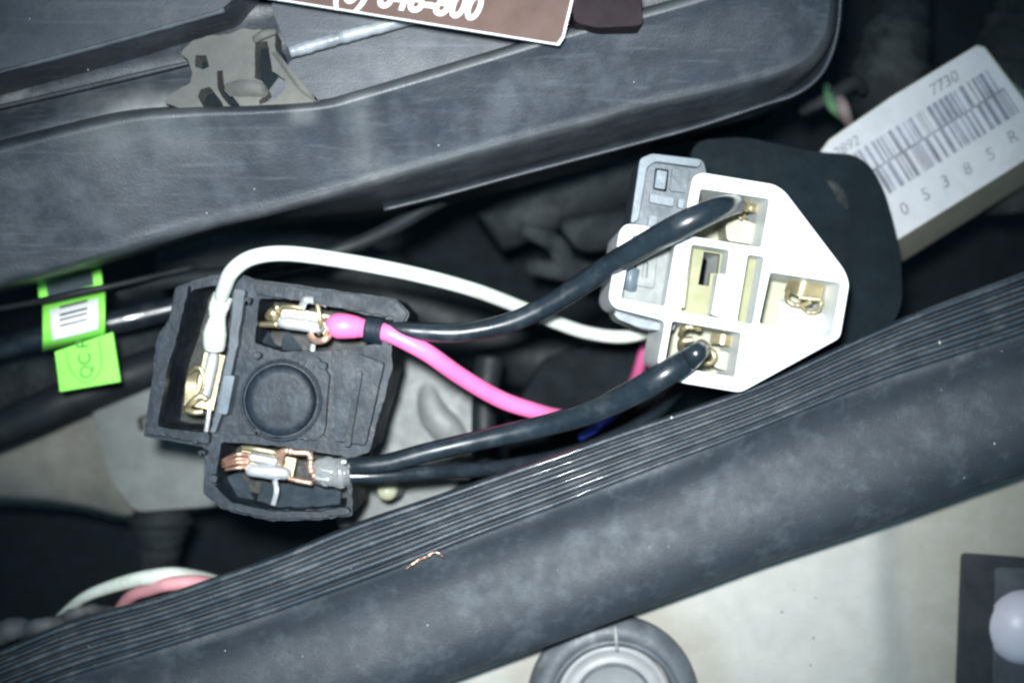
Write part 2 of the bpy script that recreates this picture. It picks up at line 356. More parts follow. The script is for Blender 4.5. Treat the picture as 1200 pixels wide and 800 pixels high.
obj('printed_numbers', joinm([textmesh('7730', B(100, 121), U, 19, -29.6, shear=0.2), textmesh('2892', B(-34, 119), U, 17, -29.6, shear=0.2)]), 'ink', lt)

# ================================================================ GREEN LABELS
t = thing('wrap_label', P(88, 365, -20), 'white and green wrap label with black print lines around the tube', 'label')
def wrapz(k): return -24-7*(1-math.cos(k))
rowsg = []
for k, (dy) in enumerate([0, 6, 12, 30, 48, 58, 63]):
    z = [-34, -27, -24.5, -22, -22.5, -26, -33][k]
    rowsg.append([(50, 349+dy, z), (56+dy*0.02, 347+dy, z), (88, 341+dy, z), (118, 334+dy*1.0, z), (123, 333+dy, z)])
me = loft(rowsg+[[(x+0, y, z-1.0) for (x, y, z) in r] for r in reversed(rowsg)], 20, close=True)
g = obj('label_film', me, 'green', t, True)
bm = bmesh.new()
ww = []
for k, dy in enumerate([1, 8, 14, 30, 44, 50]):
    z = [-32.8, -25.9, -23.8, -21.0, -21.2, -22.3]; ww.append([(57+dy*.1, 349+dy, z[k]), (88, 343+dy, z[k]), (115, 336+dy, z[k])])
obj('white_patch', loft(ww, 12), 'paper', t, True)
for k, y in enumerate((355, 364, 370, 377)):
    tt = obj('print_line', tube([(70, y+5, -20.8 if k else -22.0, 0.18), (102, y-3, -20.8 if k else -22.0, 0.16)], 6, 6), 'blackink', t)
obj('upper_fold', loft([[(44, 331, -30), (70, 326, -30), (100, 319, -30), (118, 314, -30)], [(46, 350, -31), (72, 345, -31), (102, 338, -31), (120, 333, -31)], [(46, 350, -32), (72, 345, -32), (102, 338, -32), (120, 333, -32)], [(44, 331, -31), (70, 326, -31), (100, 319, -31), (118, 314, -31)]], 14, close=True), 'green', t)
obj('grey_patch', loft([[(54, 331, -29.7), (76, 326, -29.7), (108, 318, -29.7)], [(56, 347, -30.7), (80, 342, -30.7), (110, 334, -30.7)]], 8), 'greyp', t)
tag(obj('thin_strap', tube([(-60, 372, -22, 0.6), (40, 354, -20, 0.6), (90, 343, -19.5, 0.6), (140, 333, -22, 0.6), (230, 312, -30, 0.6)], 30, 10), 'hose', None, True), 'thin black strap crossing over the top of the wrap label', 'strap')
t = thing('inspection_tab', P(102, 425, -26), 'bright green paper tab with a shield outline and dark lettering', 'tab')
gt = bev(obj('tab_sheet', prism([(64, 412), (132, 389), (141, 447), (70, 459)], [], -26, -26.5), 'green', t), 0.1)
sh = []
pts = cr([(77, 411), (79, 424), (86, 438), (99, 448), (110, 444), (118, 432), (118, 415), (116, 398)], 40)
bm = bmesh.new()
for i in range(39):
    a = Vector(pts[i]); b_ = Vector(pts[i+1]); n_ = Vector((-(b_-a).y, (b_-a).x)).normalized()*0.7
    quadpx(bm, [a-n_, b_-n_, b_+n_, a+n_], -25.97)
obj('shield_outline', fin(bm), 'greenink', t)
obj('lettering', textmesh('QC P', (109, 443), (-0.13, -1), 21, -25.96, sx=0.95, bold=0.015), 'greenink', t)

# ================================================================ CREAM BODY PANEL, lower right
t = thing('painted_panel', P(900, 780, -20), 'cream painted metal panel along the bottom right below the rubber trim', 'car panel')
def pz(x, y):
    d = sstep(1022, 1068, x+ (y-640)*0.02 + 12*mnoise.noise(Vector((x*0.01, y*0.01, 0))))
    g_ = sstep(185, 118, math.hypot(x-720, y-826))
    return -22-3.4*d+0.8*g_
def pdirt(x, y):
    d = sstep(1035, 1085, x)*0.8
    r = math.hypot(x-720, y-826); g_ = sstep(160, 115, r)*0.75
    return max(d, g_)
bm = bmesh.new(); lay = bm.verts.layers.float.new('dirt_glint'); gx = 110; gy = 60; G = []
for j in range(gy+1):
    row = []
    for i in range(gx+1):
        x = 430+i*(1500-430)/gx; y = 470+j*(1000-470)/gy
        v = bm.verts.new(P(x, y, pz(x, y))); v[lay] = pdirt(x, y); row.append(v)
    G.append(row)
def insq(x, y): return x > 1132 and 652 < y < 960
for j in range(gy):
    for i in range(gx):
        x = 430+(i+.5)*(1500-430)/gx; y = 470+(j+.5)*(1000-470)/gy
        # keep the sheet under the trim only: upper side bounded by the trim's centre line
        if y < 735-0.345*(x-430): continue
        bm.faces.new((G[j][i], G[j][i+1], G[j+1][i+1], G[j+1][i]))
for v in [v for v in bm.verts if not v.link_faces]: bm.verts.remove(v)
me = bpy.data.meshes.new('m'); bmesh.ops.recalc_face_normals(bm, faces=bm.faces)
bm.faces.ensure_lookup_table(); bm.normal_update()
if bm.faces[0].normal.z < 0: bmesh.ops.reverse_faces(bm, faces=bm.faces)
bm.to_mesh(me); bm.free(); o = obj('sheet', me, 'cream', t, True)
s_ = o.modifiers.new('thickness', 'SOLIDIFY'); s_.thickness = 0.0012; s_.offset = -1
bm = bmesh.new()
for i in range(13):
    x = random.uniform(840, 1010); y = random.uniform(640, 780)
    if y < 700-0.3*(x-860): continue
    r = random.uniform(0.6, 1.5); c = P(x, y, pz(x, y)+0.05)
    bm.faces.new([bm.verts.new(c+Vector((r*0.00014*math.cos(a)*random.uniform(.7, 1.5), r*0.00014*math.sin(a)*random.uniform(.7, 1.6), 0))) for a in [k*1.047 for k in range(6)]])
obj('paint_chips', fin(bm), 'blackink', t)['kind'] = 'stuff'

t = thing('grommet', P(720, 826, -20), 'round grey rubber grommet with pale centre at the bottom edge', 'grommet')
obj('outer_ring', lathe(720, 826, -18, [(103, -23), (102, -19.6), (98, -18.4), (88, -17.6), (80, -17.4), (74, -18), (70, -19.2), (68, -23)]), 'ring', t, True)
obj('inner_ring', lathe(720, 826, -18, [(79, -17.2), (77, -16.7), (73, -16.7), (71, -17.4), (71, -18.6)]), 'ring', t, True)
obj('dish', lathe(720, 826, -18, [(0.5, -20.2), (42, -20.2), (44, -19.4), (46, -19.2), (48, -20.4), (60, -19.8), (66, -18.8), (68, -21), (68, -23)]), 'ringl', t, True)
obj('centre_seam', lathe(720, 826, -18, [(43.5, -19.3), (44.5, -18.9), (46.5, -18.9), (47.5, -19.4)]), 'ring', t, True)
obj('pale_nick', tube([(721, 734, -17.3, 0.35), (722, 748, -16.9, 0.4), (723, 762, -17.4, 0.3)], 10, 8), 'ringl', t, True)

t = thing('mount_block', P(1180, 740, -24), 'black square mount with a pale ball cap at the right bottom corner', 'mount')
bev(obj('square_pad', prism(rnd([(1128, 648), (1330, 662), (1330, 860), (1120, 850)], 6), [rnd([(1166, 664), (1320, 670), (1320, 850), (1162, 850)], 5)], -24.4, -32), 'padm', t), 0.4)
obj('inner_face', prism([(1150, 655), (1325, 660), (1325, 855), (1150, 855)], [], -25.0, -30), 'padl', t)
obj('ball_cap', lathe(1214, 742, -20, [(47*math.cos(a), -27+47*0.14*0.9*math.sin(a)*1.1) for a in [k*math.pi/2/14 for k in range(15)]][:-1]+[(0.4, -27+7.2*0.9)], 48), 'cap', t, True)

# ================================================================ LOWER RUBBER TRIM
t = thing('rubber_trim', P(600, 640, -5), 'long ribbed black rubber weatherstrip running diagonally across the bottom', 'weatherstrip')
E1 = [(-160, 822), (0, 761), (90, 722), (180, 701), (264, 671), (340, 645), (410, 613), (500, 584), (590, 552), (657, 530), (720, 507), (800, 481), (900, 446), (980, 406), (1075, 364), (1200, 318), (1360, 256)]
E2 = [(-160, 900), (0, 828), (84, 797), (180, 768), (264, 742), (340, 717), (455, 676), (540, 640), (637, 604), (702, 579), (767, 553), (830, 530), (900, 503), (1040, 447), (1110, 426), (1200, 397), (1360, 340)]
E3 = [(-160, 1040), (0, 985), (90, 955), (180, 925), (264, 895), (340, 865), (430, 832), (540, 793), (650, 753), (705, 732), (767, 709), (820, 690), (880, 666), (1010, 624), (1122, 583), (1200, 556), (1360, 498)]
NE = 90
def byx(E, n=NE):
    out = []
    for k in range(n):
        x = -160+k*(1360+160)/(n-1)
        for i in range(len(E)-1):
            if E[i][0] <= x <= E[i+1][0]+1e-6:
                f = (x-E[i][0])/(E[i+1][0]-E[i][0]); out.append((x, E[i][1]*(1-f)+E[i+1][1]*f)); break
    for _ in range(6):
        ys = [p[1] for p in out]
        out = [(p[0], (ys[max(i-1, 0)]+2*ys[i]+ys[min(i+1, n-1)])/4) for i, p in enumerate(out)]
    return out
e1, e2, e3 = byx(E1), byx(E2), byx(E3)
def row(a, b, f, z): return [(p[0], p[1]*(1-f)+q[1]*f, z+0.35*mnoise.noise(Vector((p[0]*0.006, f*3, 5)))) for p, q in zip(a, b)]
rows = [row(e1, e2, 0.03, -64), row(e1, e2, 0.02, -20), row(e1, e2, 0.0, -1.5), row(e1, e2, 0.02, 0.2)]
rows += [row(e1, e2, 0.1, 1.2), row(e1, e2, 0.5, 2.2), row(e1, e2, 0.97, 1.4)]
for f, z in ((0.0, 1.3), (0.05, 0.6), (0.12, -0.3), (0.20, -0.95), (0.28, -1.05), (0.40, -0.75), (0.50, -0.35), (0.60, 0.0), (0.70, 0.05), (0.80, -0.4), (0.88, -1.3), (0.94, -2.6), (0.99, -4.6), (1.0, -7), (1.0, -19)):
    rows.append(row(e2, e3, f+0.004, z))
rows.append(row(e2, e3, 0.9, -24)); rows.append(row(e1, e2, 0.6, -60))
obj('strip_body', loft(rows, 140, close=True), 'rubber', t, True)
NR = 6
for k in range(NR):
    f0 = 0.02+k*0.158; wf = [0.13, 0.115, 0.14, 0.11, 0.135, 0.12][k]; rr_ = []
    zb = 1.3+1.3*math.sin(math.pi*(f0+wf/2)); hh = [1.0, 1.35, 1.1, 1.4, 1.15, 1.0][k]
    for a in range(7):
        q = a/6; rr_.append(row(e1, e2, f0+wf*q, zb-0.2+hh*math.sin(math.pi*q)))
    rr_.append(row(e1, e2, f0+wf*0.5, zb-0.6))
    obj('rib', loft(rr_, 140, close=True), 'ribr', t, True)

# ================================================================ UPPER PLASTIC COVER
t = thing('plastic_cover', P(450, 150, 5), 'large dusty black plastic cover with a rounded rail across the upper left', 'cover')
LO = [(-220, 388), (0, 331), (149, 291), (251, 262), (320, 246), (400, 224), (481, 200), (582, 172), (695, 142), (760, 124), (855, 103), (915, 86), (950, 68), (968, 40), (974, 8), (976, -60)]
UP = [(-220, 226), (0, 171), (64, 155), (149, 136), (230, 130), (300, 128), (376, 123), (420, 112), (481, 94), (582, 64), (640, 46), (695, 30), (760, 14), (830, -6), (880, -24), (910, -60)]
def rs(E, n):  # resample by arc length
    E = cr([tuple(map(float, e)) for e in E], 300); L_ = [0]
    for i in range(1, 300): L_.append(L_[-1]+math.hypot(E[i][0]-E[i-1][0], E[i][1]-E[i-1][1]))
    out = []; j = 0
    for k in range(n):
        d = L_[-1]*k/(n-1)
        while j < 298 and L_[j+1] < d: j += 1
        f = (d-L_[j])/max(1e-9, L_[j+1]-L_[j]); out.append((E[j][0]*(1-f)+E[j+1][0]*f, E[j][1]*(1-f)+E[j+1][1]*f))
    return out
lo_, up_ = rs(LO, 80), rs(UP, 80)
def side(x): return 0.25+0.75*sstep(260, 520, x)*sstep(985, 860, x)
def offs(E, d, v=False):
    out = []; d0 = d
    for i, p in enumerate(E):
        if v: d = d0*side(p[0])
        a = Vector(E[max(i-1, 0)]); b_ = Vector(E[min(i+1, len(E)-1)]); tt = (b_-a).normalized(); out.append((p[0]-tt.y*d, p[1]+tt.x*d))
    return out
def rw(E, z): return [(x, y, z) for x, y in E]
def mixr(f, z): return [(a[0]*(1-f)+b_[0]*f, a[1]*(1-f)+b_[1]*f, z+0.5*mnoise.noise(Vector((a[0]*0.01, f*2, 9)))) for a, b_ in zip(lo_, up_)]
lip = offs(lo_, 46); lip_in = offs(lo_, 24)
def rail_dirt_glint(x, y):
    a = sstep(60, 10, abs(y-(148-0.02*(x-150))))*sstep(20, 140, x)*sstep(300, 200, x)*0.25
    b_ = sstep(34, 0, abs(x-425-0.25*(y-160)))*sstep(240, 210, y)*0.30  # pale streak painted where the rail glints
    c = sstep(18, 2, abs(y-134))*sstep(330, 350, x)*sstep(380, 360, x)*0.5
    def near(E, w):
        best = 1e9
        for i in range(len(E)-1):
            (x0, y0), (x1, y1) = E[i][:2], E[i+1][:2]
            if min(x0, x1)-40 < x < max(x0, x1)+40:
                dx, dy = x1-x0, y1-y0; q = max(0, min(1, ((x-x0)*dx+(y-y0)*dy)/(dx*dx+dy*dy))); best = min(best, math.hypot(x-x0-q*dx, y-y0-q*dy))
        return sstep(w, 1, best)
    e = 0.55*near(LO, 8)*(0.35+0.65*sstep(100, 380, x)*sstep(900, 600, x))+0.7*near(UP, 7)*sstep(340, 420, x)  # rim highlights painted along the lower and upper rail edges
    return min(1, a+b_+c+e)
cr_rows = [rw(offs(lo_, 52, True), -40), rw(offs(lo_, 38, True), -16), rw(offs(lo_, 28, True), -6), rw(offs(lo_, 15, True), 0.5), rw(offs(lo_, 6), 4.5), rw(offs(lo_, 2), 6.2),
           mixr(0.01, 7.2), mixr(0.03, 7.6), mixr(0.07, 7.7)] + [mixr(0.07+0.86*k/14, 7.7+7.0*k/14) for k in range(1, 14)] + \
          [mixr(0.94, 15.0), mixr(0.97, 15.2), mixr(0.99, 14.9), rw(offs(up_, -3), 13.5), rw(offs(up_, -6), 9), rw(offs(up_, -7), 0)]
obj('main_rail', loft(cr_rows+[rw(offs(up_, 10), -6), rw(offs(lo_, 36, True), -44)], 200, rail_dirt_glint, close=True), 'cover', t, True)
# thin lower lip
LP = [(450, 246), (519, 229), (600, 207), (740, 170), (817, 149), (893, 124), (932, 111), (960, 90), (976, 60), (984, 20), (986, -40)]
lp = rs(LP, 50)
obj('lower_lip', loft([rw(offs(lp, -14), -14), rw(offs(lp, -4), -7), rw(lp, -6), rw(offs(lp, 1.6), -6.4), rw(offs(lp, 2), -12), rw(offs(lp, -8), -18)], 90, close=True), 'cover', t, True)
# groove behind the rail
def gdirt(x, y):
    d = sstep(26, 6, abs(y-(122-0.05*(x-200))))*sstep(60, 170, x)*sstep(300, 240, x)*0.9
    e = sstep(9, 3, abs(y-110-0.2*x))*sstep(50, 20, x)
    return max(d, e)*0.9
grows = []
for k in range(13):
    f = k/12; grows.append([(x, (1-f)*yb+f*yt, 4+1.5*math.sin(f*9)+0.8*f) for x, yb, yt in ((-220, 240, 150), (0, 185, 70), (150, 150, 30), (300, 138, -10), (450, 112, -60), (650, 56, -130), (900, -10, -190))])
obj('groove', loft(grows, 70, gdirt), 'cover', t, True)
obj('groove_ridge', tube([(-200, 170, 6, 0.4), (38, 117, 6, 0.4), (170, 86, 6.4, 0.4), (222, 74, 6.2, 0.3)], 40, 8), 'cover', t, True)
bev(obj('upper_left_plate', prism(rnd([(-260, 155), (-260, -160), (420, -160), (262, 10), (128, 48), (0, 82)], 10), [], 16, 2), 'panelp', t), 2.0, 6)
bev(obj('upper_right_plate', prism(rnd([(318, 10), (318, -160), (760, -160), (700, -40), (470, 26), (338, 62)], 12), [], 12.5, 2), 'panelp', t), 1.8, 6)
bev(obj('step_plate', prism(rnd([(300, 126), (345, 66), (470, 31), (640, -16), (700, -30), (660, 36), (481, 90), (376, 120)], 8), [], 8.2, 2), 'panelp', t), 1.2, 5)

def rim_glint(pts, r, m_='rimlit'): return obj('edge_highlight', tube([(x, y, z, r) for x, y, z in pts], 60, 10, wob=.2), m_, t, True)  # added pale tubes paint the bright rims of the plates
rim_glint([(-60, 98, 15), (0, 80, 15), (60, 65.5, 15), (128, 47, 15), (200, 27, 15), (262, 9, 15)], .8)
rim_glint([(340, 61, 11.8), (400, 44, 11.8), (470, 25, 11.8), (560, -1, 11.8)], 1.0, 'rimlit_pale')
# dirty clip
t = thing('metal_clip', P(290, 90, 8), 'grimy grey green clip with dark slots lodged in the plastic cover', 'clip')
def cl(pts): return [(190+x/6, 20+y/6) for x, y in pts]
co = rough_edge(rnd(cl([(120, 255), (210, 170), (340, 130), (480, 120), (560, 80), (800, 100), (790, 230), (900, 370), (1075, 580), (1060, 640), (760, 670), (500, 665), (250, 670), (120, 640), (10, 600), (60, 540), (190, 470), (215, 400), (180, 300)]), 4), 5, 1.2, 1)
obj('slot_shade', prism([(225, 60), (300, 42), (330, 60), (352, 116), (300, 126), (236, 126)], [], 7.4, 5), 'boot', t)  # near-black sheet under the clip paints the shade in its holes
h1 = cl([(655, 180), (740, 170), (775, 380), (860, 440), (865, 510), (790, 580), (690, 615), (680, 590), (745, 530), (700, 450), (650, 430)])
h2 = cl([(250, 560), (270, 510), (330, 490), (350, 510), (420, 600), (440, 650), (300, 650)])
h3 = cl([(385, 380), (425, 375), (435, 480), (560, 640), (540, 650), (470, 620), (420, 560), (390, 500)])
h4 = cl([(235, 270), (310, 270), (330, 350), (290, 370), (230, 350)])
bev(obj('clip_plate', prism(co, [rough_edge(h1, 4, 1, 2), h2, h3, h4], 11.5, 7), 'clip', t), 0.5, 3)
obj('bent_tongue', loft([[(p[0], p[1], z) for p, z in zip(cl(r_), zz)] for r_, zz in (
    ([(440, 470), (560, 440), (700, 460), (750, 520)], (11.5, 13, 13, 11.6)), ([(440, 520), (560, 490), (690, 500), (745, 545)], (11.8, 13.8, 13.8, 12)), ([(480, 560), (580, 560), (680, 560), (720, 570)], (11.5, 11.8, 11.8, 11.5)))], 16), 'clip', t, True)
obj('top_lip', tube([(298, 47, 12, 0.6), (310, 40, 13, 0.7), (323, 37, 12.5, 0.5)], 14, 10, 0.6), 'clip', t, True)
obj('side_web', loft([[(318, 62, 12), (330, 78, 12.6), (350, 105, 12.2), (370, 120, 11.8)], [(324, 60, 13), (337, 76, 14), (358, 102, 13.6), (374, 118, 12)], [(326, 64, 11.6), (340, 80, 11.6), (362, 108, 11.6), (372, 124, 11.6)]], 24), 'clip', t, True)

# business card
t = thing('printed_card', P(520, 0, 22), 'brown printed card with white border and numbers lying on the cover', 'card')
obj('card_stock', prism([(250, -12), (655, 53), (661, 44), (700, -120), (260, -190)], [], 22, 21.6), 'paper', t)
obj('brown_face', prism([(252, -12.9), (652.4, 51.4), (659, 43), (697, -116), (262, -186)], [], 22.06, 21.99), 'card', t)
obj('printed_numbers', textmesh('(0) 648-800', (388, 0), (0.988, 0.135), 42, 22.09, shear=0.25, bold=0.022, sx=0.87), 'paper', t)
tag(bev(obj('maroon_block', prism(rnd([(668, -60), (745, -60), (754, 30), (700, 33), (672, 26)], 8), [], 18.5, 10), 'maroon'), 0.8), 'dark maroon block beside the right edge of the brown card', 'block')

# ================================================================ BLACK CONNECTOR
t = thing('black_connector', P(330, 470, -18), 'open black plastic relay socket with melted edges and exposed terminals', 'connector')
out = [(206, 336), (222, 330), (250, 322), (285, 322), (300, 327), (380, 338), (465, 350), (481, 368), (458, 405), (460, 429), (433, 530), (411, 537), (413, 604), (372, 609), (316, 610), (262, 597), (238, 578), (240, 524), (168, 511), (180, 430), (184, 394), (199, 372)]
slot = [(224, 340), (250, 334), (272, 340), (268, 400), (246, 506), (186, 500), (196, 432), (212, 386)]
cav1 = [(304, 350), (385, 352), (402, 362), (440, 372), (442, 402), (400, 410), (332, 412), (298, 402)]
cav2 = [(259, 517), (330, 523), (405, 535), (407, 592), (372, 597), (318, 597), (270, 586), (252, 566)]
RE = lambda p, s: rough_edge(rnd(p, 4, 3), 6, 1.5 if s < 9 else 0.9, s)
bev(obj('housing', prism(RE(out, 1), [RE(slot, 2), RE(cav1, 3), RE(cav2, 4)], 0, -20), 'conn', t), 0.35, 2)
obj('floor_plate', prism([(600+(x-600)*200/213, 400+(y-400)*200/213) for x, y in [(212, 334), (462, 358), (430, 515), (408, 600), (270, 594), (246, 516), (178, 506), (198, 400)]], [], -13, -17), 'connfloor', t)
bev(obj('side_rim', prism(RE([(205, 338), (221, 334), (210, 386), (196, 432), (184, 500), (246, 508), (244, 520), (172, 508), (183, 430), (186, 394), (200, 373)], 5), [], 2.2, -0.4), 'conn', t), 0.4)
bev(obj('inner_wall', prism(RE([(274, 338), (287, 340), (279, 400), (262, 480), (252, 508), (247, 506), (268, 410)], 6), [], 2.6, -0.4), 'greyp', t), 0.4)
bev(obj('top_rim', prism(RE([(298, 330), (465, 352), (478, 368), (456, 404), (452, 400), (462, 372), (440, 368), (300, 344)], 7), [], 1.5, -0.4), 'conn', t), 0.35)
bev(obj('bottom_rim', prism(RE([(250, 568), (270, 588), (318, 599), (372, 599), (408, 594), (411, 602), (372, 607), (316, 608), (264, 596), (242, 578)], 8), [], 1.6, -0.4), 'conn', t), 0.35)
bev(obj('centre_pad', prism(RE([(288, 424), (372, 418), (386, 440), (380, 508), (368, 516), (280, 508), (276, 470)], 9), [], 1.6, -0.4), 'conn', t), 0.5)
obj('round_plug', lathe(329, 469, 2, [(0.5, 3.0), (30, 3.1), (38, 3.0), (41, 2.6), (42, 1.4), (42, 0)], 48), 'conn', t, True)
obj('plug_ring', lathe(329, 469, 2, [(44, 1.4), (45, 2.1), (47.5, 2.2), (48.5, 1.4)], 48), 'conn', t, True)
bev(obj('right_block', prism(RE([(392, 420), (420, 414), (450, 426), (428, 522), (392, 516)], 10), [], 2.4, -0.4), 'conn', t), 0.5)
bev(obj('rib_bar', prism(RE([(418, 434), (425, 435), (410, 524), (403, 522)], 11), [], 3.6, 2.2), 'conn', t), 0.3)
bev(obj('left_post', prism(rnd([(262, 440), (275, 440), (266, 486), (256, 484)], 3), [], 4.0, -0.4), 'greyl', t), 0.3)
for q in ((288, 352, 6), (301, 416, 5), (378, 428, 6), (398, 468, 5), (300, 505, 5), (354, 424, 4), (236, 530, 5), (249, 560, 6), (228, 516, 4)):
    bev(obj('moulded_bump', prism(RE([(q[0]-q[2], q[1]-q[2]*.7), (q[0]+q[2], q[1]-q[2]*.5), (q[0]+q[2]*.8, q[1]+q[2]), (q[0]-q[2]*.6, q[1]+q[2]*.8)], q[2]), [], 2.3, -0.4), 'conn', t), 0.4)
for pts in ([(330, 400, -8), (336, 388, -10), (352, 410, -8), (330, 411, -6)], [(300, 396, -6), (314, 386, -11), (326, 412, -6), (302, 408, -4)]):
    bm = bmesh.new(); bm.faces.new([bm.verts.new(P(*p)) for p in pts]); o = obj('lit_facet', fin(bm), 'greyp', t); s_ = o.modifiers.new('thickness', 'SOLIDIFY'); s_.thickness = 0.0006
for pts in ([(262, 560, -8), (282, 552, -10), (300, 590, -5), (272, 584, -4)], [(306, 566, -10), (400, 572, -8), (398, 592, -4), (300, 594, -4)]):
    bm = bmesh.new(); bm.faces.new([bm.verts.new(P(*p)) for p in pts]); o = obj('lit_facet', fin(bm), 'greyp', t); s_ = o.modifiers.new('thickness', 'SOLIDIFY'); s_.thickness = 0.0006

def strip(pts, wpx, z0, th=0.5):
    """bent flat strip through (px,py,z)"""
    r1, r2 = [], []
    for i, p in enumerate(pts):
        a = Vector(pts[max(i-1, 0)][:2]); b_ = Vector(pts[min(i+1, len(pts)-1)][:2]); d = (b_-a).normalized(); n_ = Vector((-d.y, d.x))*wpx/2
        r1.append((p[0]+n_.x, p[1]+n_.y, p[2])); r2.append((p[0]-n_.x, p[1]-n_.y, p[2]))
    return loft([r1, r2, [(a, b_, c-th) for a, b_, c in r2], [(a, b_, c-th) for a, b_, c in r1]], 24, close=True)
# upper terminal
T = obj('terminal', bev_me := strip([(322, 370, -3), (350, 374, -3.2), (386, 381, -3)], 22, 0), 'brass', t)
T['label'] = 'brass terminal crimped on the pink wire'
obj('edge_loop', joinm([tube([(327, 384, -2, .35), (328, 362, -0.6, .38), (340, 359, 0.4, .42), (354, 361, 0.6, .42)], 20, 8), tube([(374, 392, -1, .4), (375, 374, 1.2, .4), (371, 354, 0.8, .4), (366, 350, -1, .4)], 20, 8)]), 'brass', T, True)
obj('tinned_barrel', tube([(330, 377, -0.8, 0.9), (336, 378, -0.4, 1.05), (370, 383, -0.4, 1.05), (375, 384, -0.8, 0.8)], 20, 14, wob=.1), 'tin', T, True)
obj('folded_ear', joinm([strip([(353, 362, 0.6), (358, 352, 2.2), (368, 352, 1.4)], 9, 0), tube([(376, 351, 0, .9), (384, 356, .6, .7)], 8, 8)]), 'tin', T, True)
obj('crimp_claw', joinm([strip([(362, 390, 0), (369, 399, 1.2), (380, 398, 1.8), (388, 390, 1.0)], 8, 0), strip([(380, 372, 0), (385, 384, 2.2), (380, 398, 1)], 6, 0)]), 'copper', T, True)
obj('strand_tip', joinm([tube([(304, 380, -2, .5), (326, 380, -1, .6)], 8, 8), tube([(314, 372, -1.5, .7), (320, 366, -0.6, .9), (322, 376, -1, .7)], 10, 8)]), 'brass', T, True)
obj('blade_pin', strip([(367, 403, -1), (366, 412, -0.6), (364, 425, -1.5)], 6, 0), 'tin', T, True)
# lower terminal
T = obj('terminal', strip([(282, 538, -3), (320, 543, -3.2), (345, 548, -3)], 22, 0), 'brass', t); T['label'] = 'coppery terminal crimped on the black wires'
ss = []
for k in range(9):
    a = random.uniform(-9, 9); ss.append(tube([(262+random.uniform(-2, 3), 545+a*0.7, -2+random.random(), .28), (278, 540+a*1.1, -0.5+random.random(), .3), (292, 540+a, -0.8, .28)], 12, 6))
obj('copper_strands', joinm(ss), 'copper', T, True)
obj('tinned_barrel', tube([(292, 550, -0.8, 1.0), (300, 551, -0.3, 1.1), (330, 554, -0.3, 1.15), (336, 555, -0.8, .8)], 20, 14, wob=.1), 'tin', T, True)
obj('upper_barrel', tube([(293, 535, -1.4, .8), (325, 541, -1.4, .8)], 12, 10), 'tin', T, True)
obj('brass_edge', tube([(283, 524, 0, .38), (300, 526, 0.8, .42), (323, 530, 0.6, .4)], 14, 8), 'brass', T, True)
obj('copper_loop', joinm([tube([(325, 533, 0.8, .5), (334, 528, 2, .55), (346, 530, 2.2, .5), (361, 531, 2, .5), (364, 537, 2, .5), (364, 550, 1.6, .5), (371, 562, 0.8, .5)], 60, 8, wob=.6), tube([(330, 542, 0.4, .5), (331, 532, 1.4, .5), (338, 527, 1.6, .5)], 14, 8), tube([(338, 560, -.4, .4), (350, 563, 0, .45), (366, 566, .2, .45)], 10, 8)]), 'copper', T, True)
obj('blade_pin', strip([(322, 562, -1), (324, 575, 0), (320, 592, -1)], 6, 0), 'tin', T, True)
obj('clear_sleeve', tube([(372, 552, -1, 1.9), (380, 552, -0.4, 2.3), (400, 554, 0, 2.5), (411, 554, 0, 2.4)], 20, 18, wob=.15), 'clear', T, True)
obj('sleeve_strand', joinm([tube([(376, 550, 2, .35), (390, 553, 2.6, .35)], 8, 6), tube([(370, 560, 1.4, .4), (386, 562, 2.0, .4)], 8, 6), tube([(400, 541, 2.2, .4), (406, 541, 2.2, .4)], 6, 6)]), 'tin', T, True)
# left terminal
T = obj('terminal', strip([(252, 414, -3), (246, 440, -3.2), (238, 478, -3)], 24, 0), 'brass', t); T['label'] = 'brass terminal crimped on the white wire'
obj('tinned_barrel', tube([(250, 416, -0.8, .8), (249, 422, -0.3, 1.0), (242, 458, -0.3, .95), (240, 466, -0.8, .7)], 20, 14, wob=.1), 'tin', T, True)
obj('edge_loop', tube([(221, 436, -1, .35), (228, 431, .5, .4), (236, 433, .8, .4), (239, 450, .6, .4), (234, 462, .2, .4)], 30, 8, wob=.3), 'brass', T, True)
obj('crimp_claw', joinm([strip([(218, 482, -1), (222, 474, .6), (234, 464, 1), (242, 468, .6)], 8, 0), tube([(218, 480, .6, .5), (228, 483, 1, .5), (238, 482, .6, .5)], 12, 8)]), 'brass', T, True)
obj('brass_shell', strip([(228, 432, -3), (224, 450, -4), (222, 476, -3)], 12, 0), 'brass', T)
obj('blade_pin', strip([(246, 470, -1), (244, 490, -1), (241, 508, -1.4)], 5, 0), 'tin', T, True)
obj('clear_sleeve', tube([(262, 346, 1.6, 1.7), (256, 362, 1.4, 1.6), (255, 372, 1, 1.35), (252, 390, .6, 1.9), (251, 410, 0, 1.7)], 40, 16, wob=.08), 'whitewire', T, True)
obj('wire_band', tube([(430, 385, 0, 2.3), (449, 388, 0.4, 2.3)], 10, 18), 'conn', t, True)

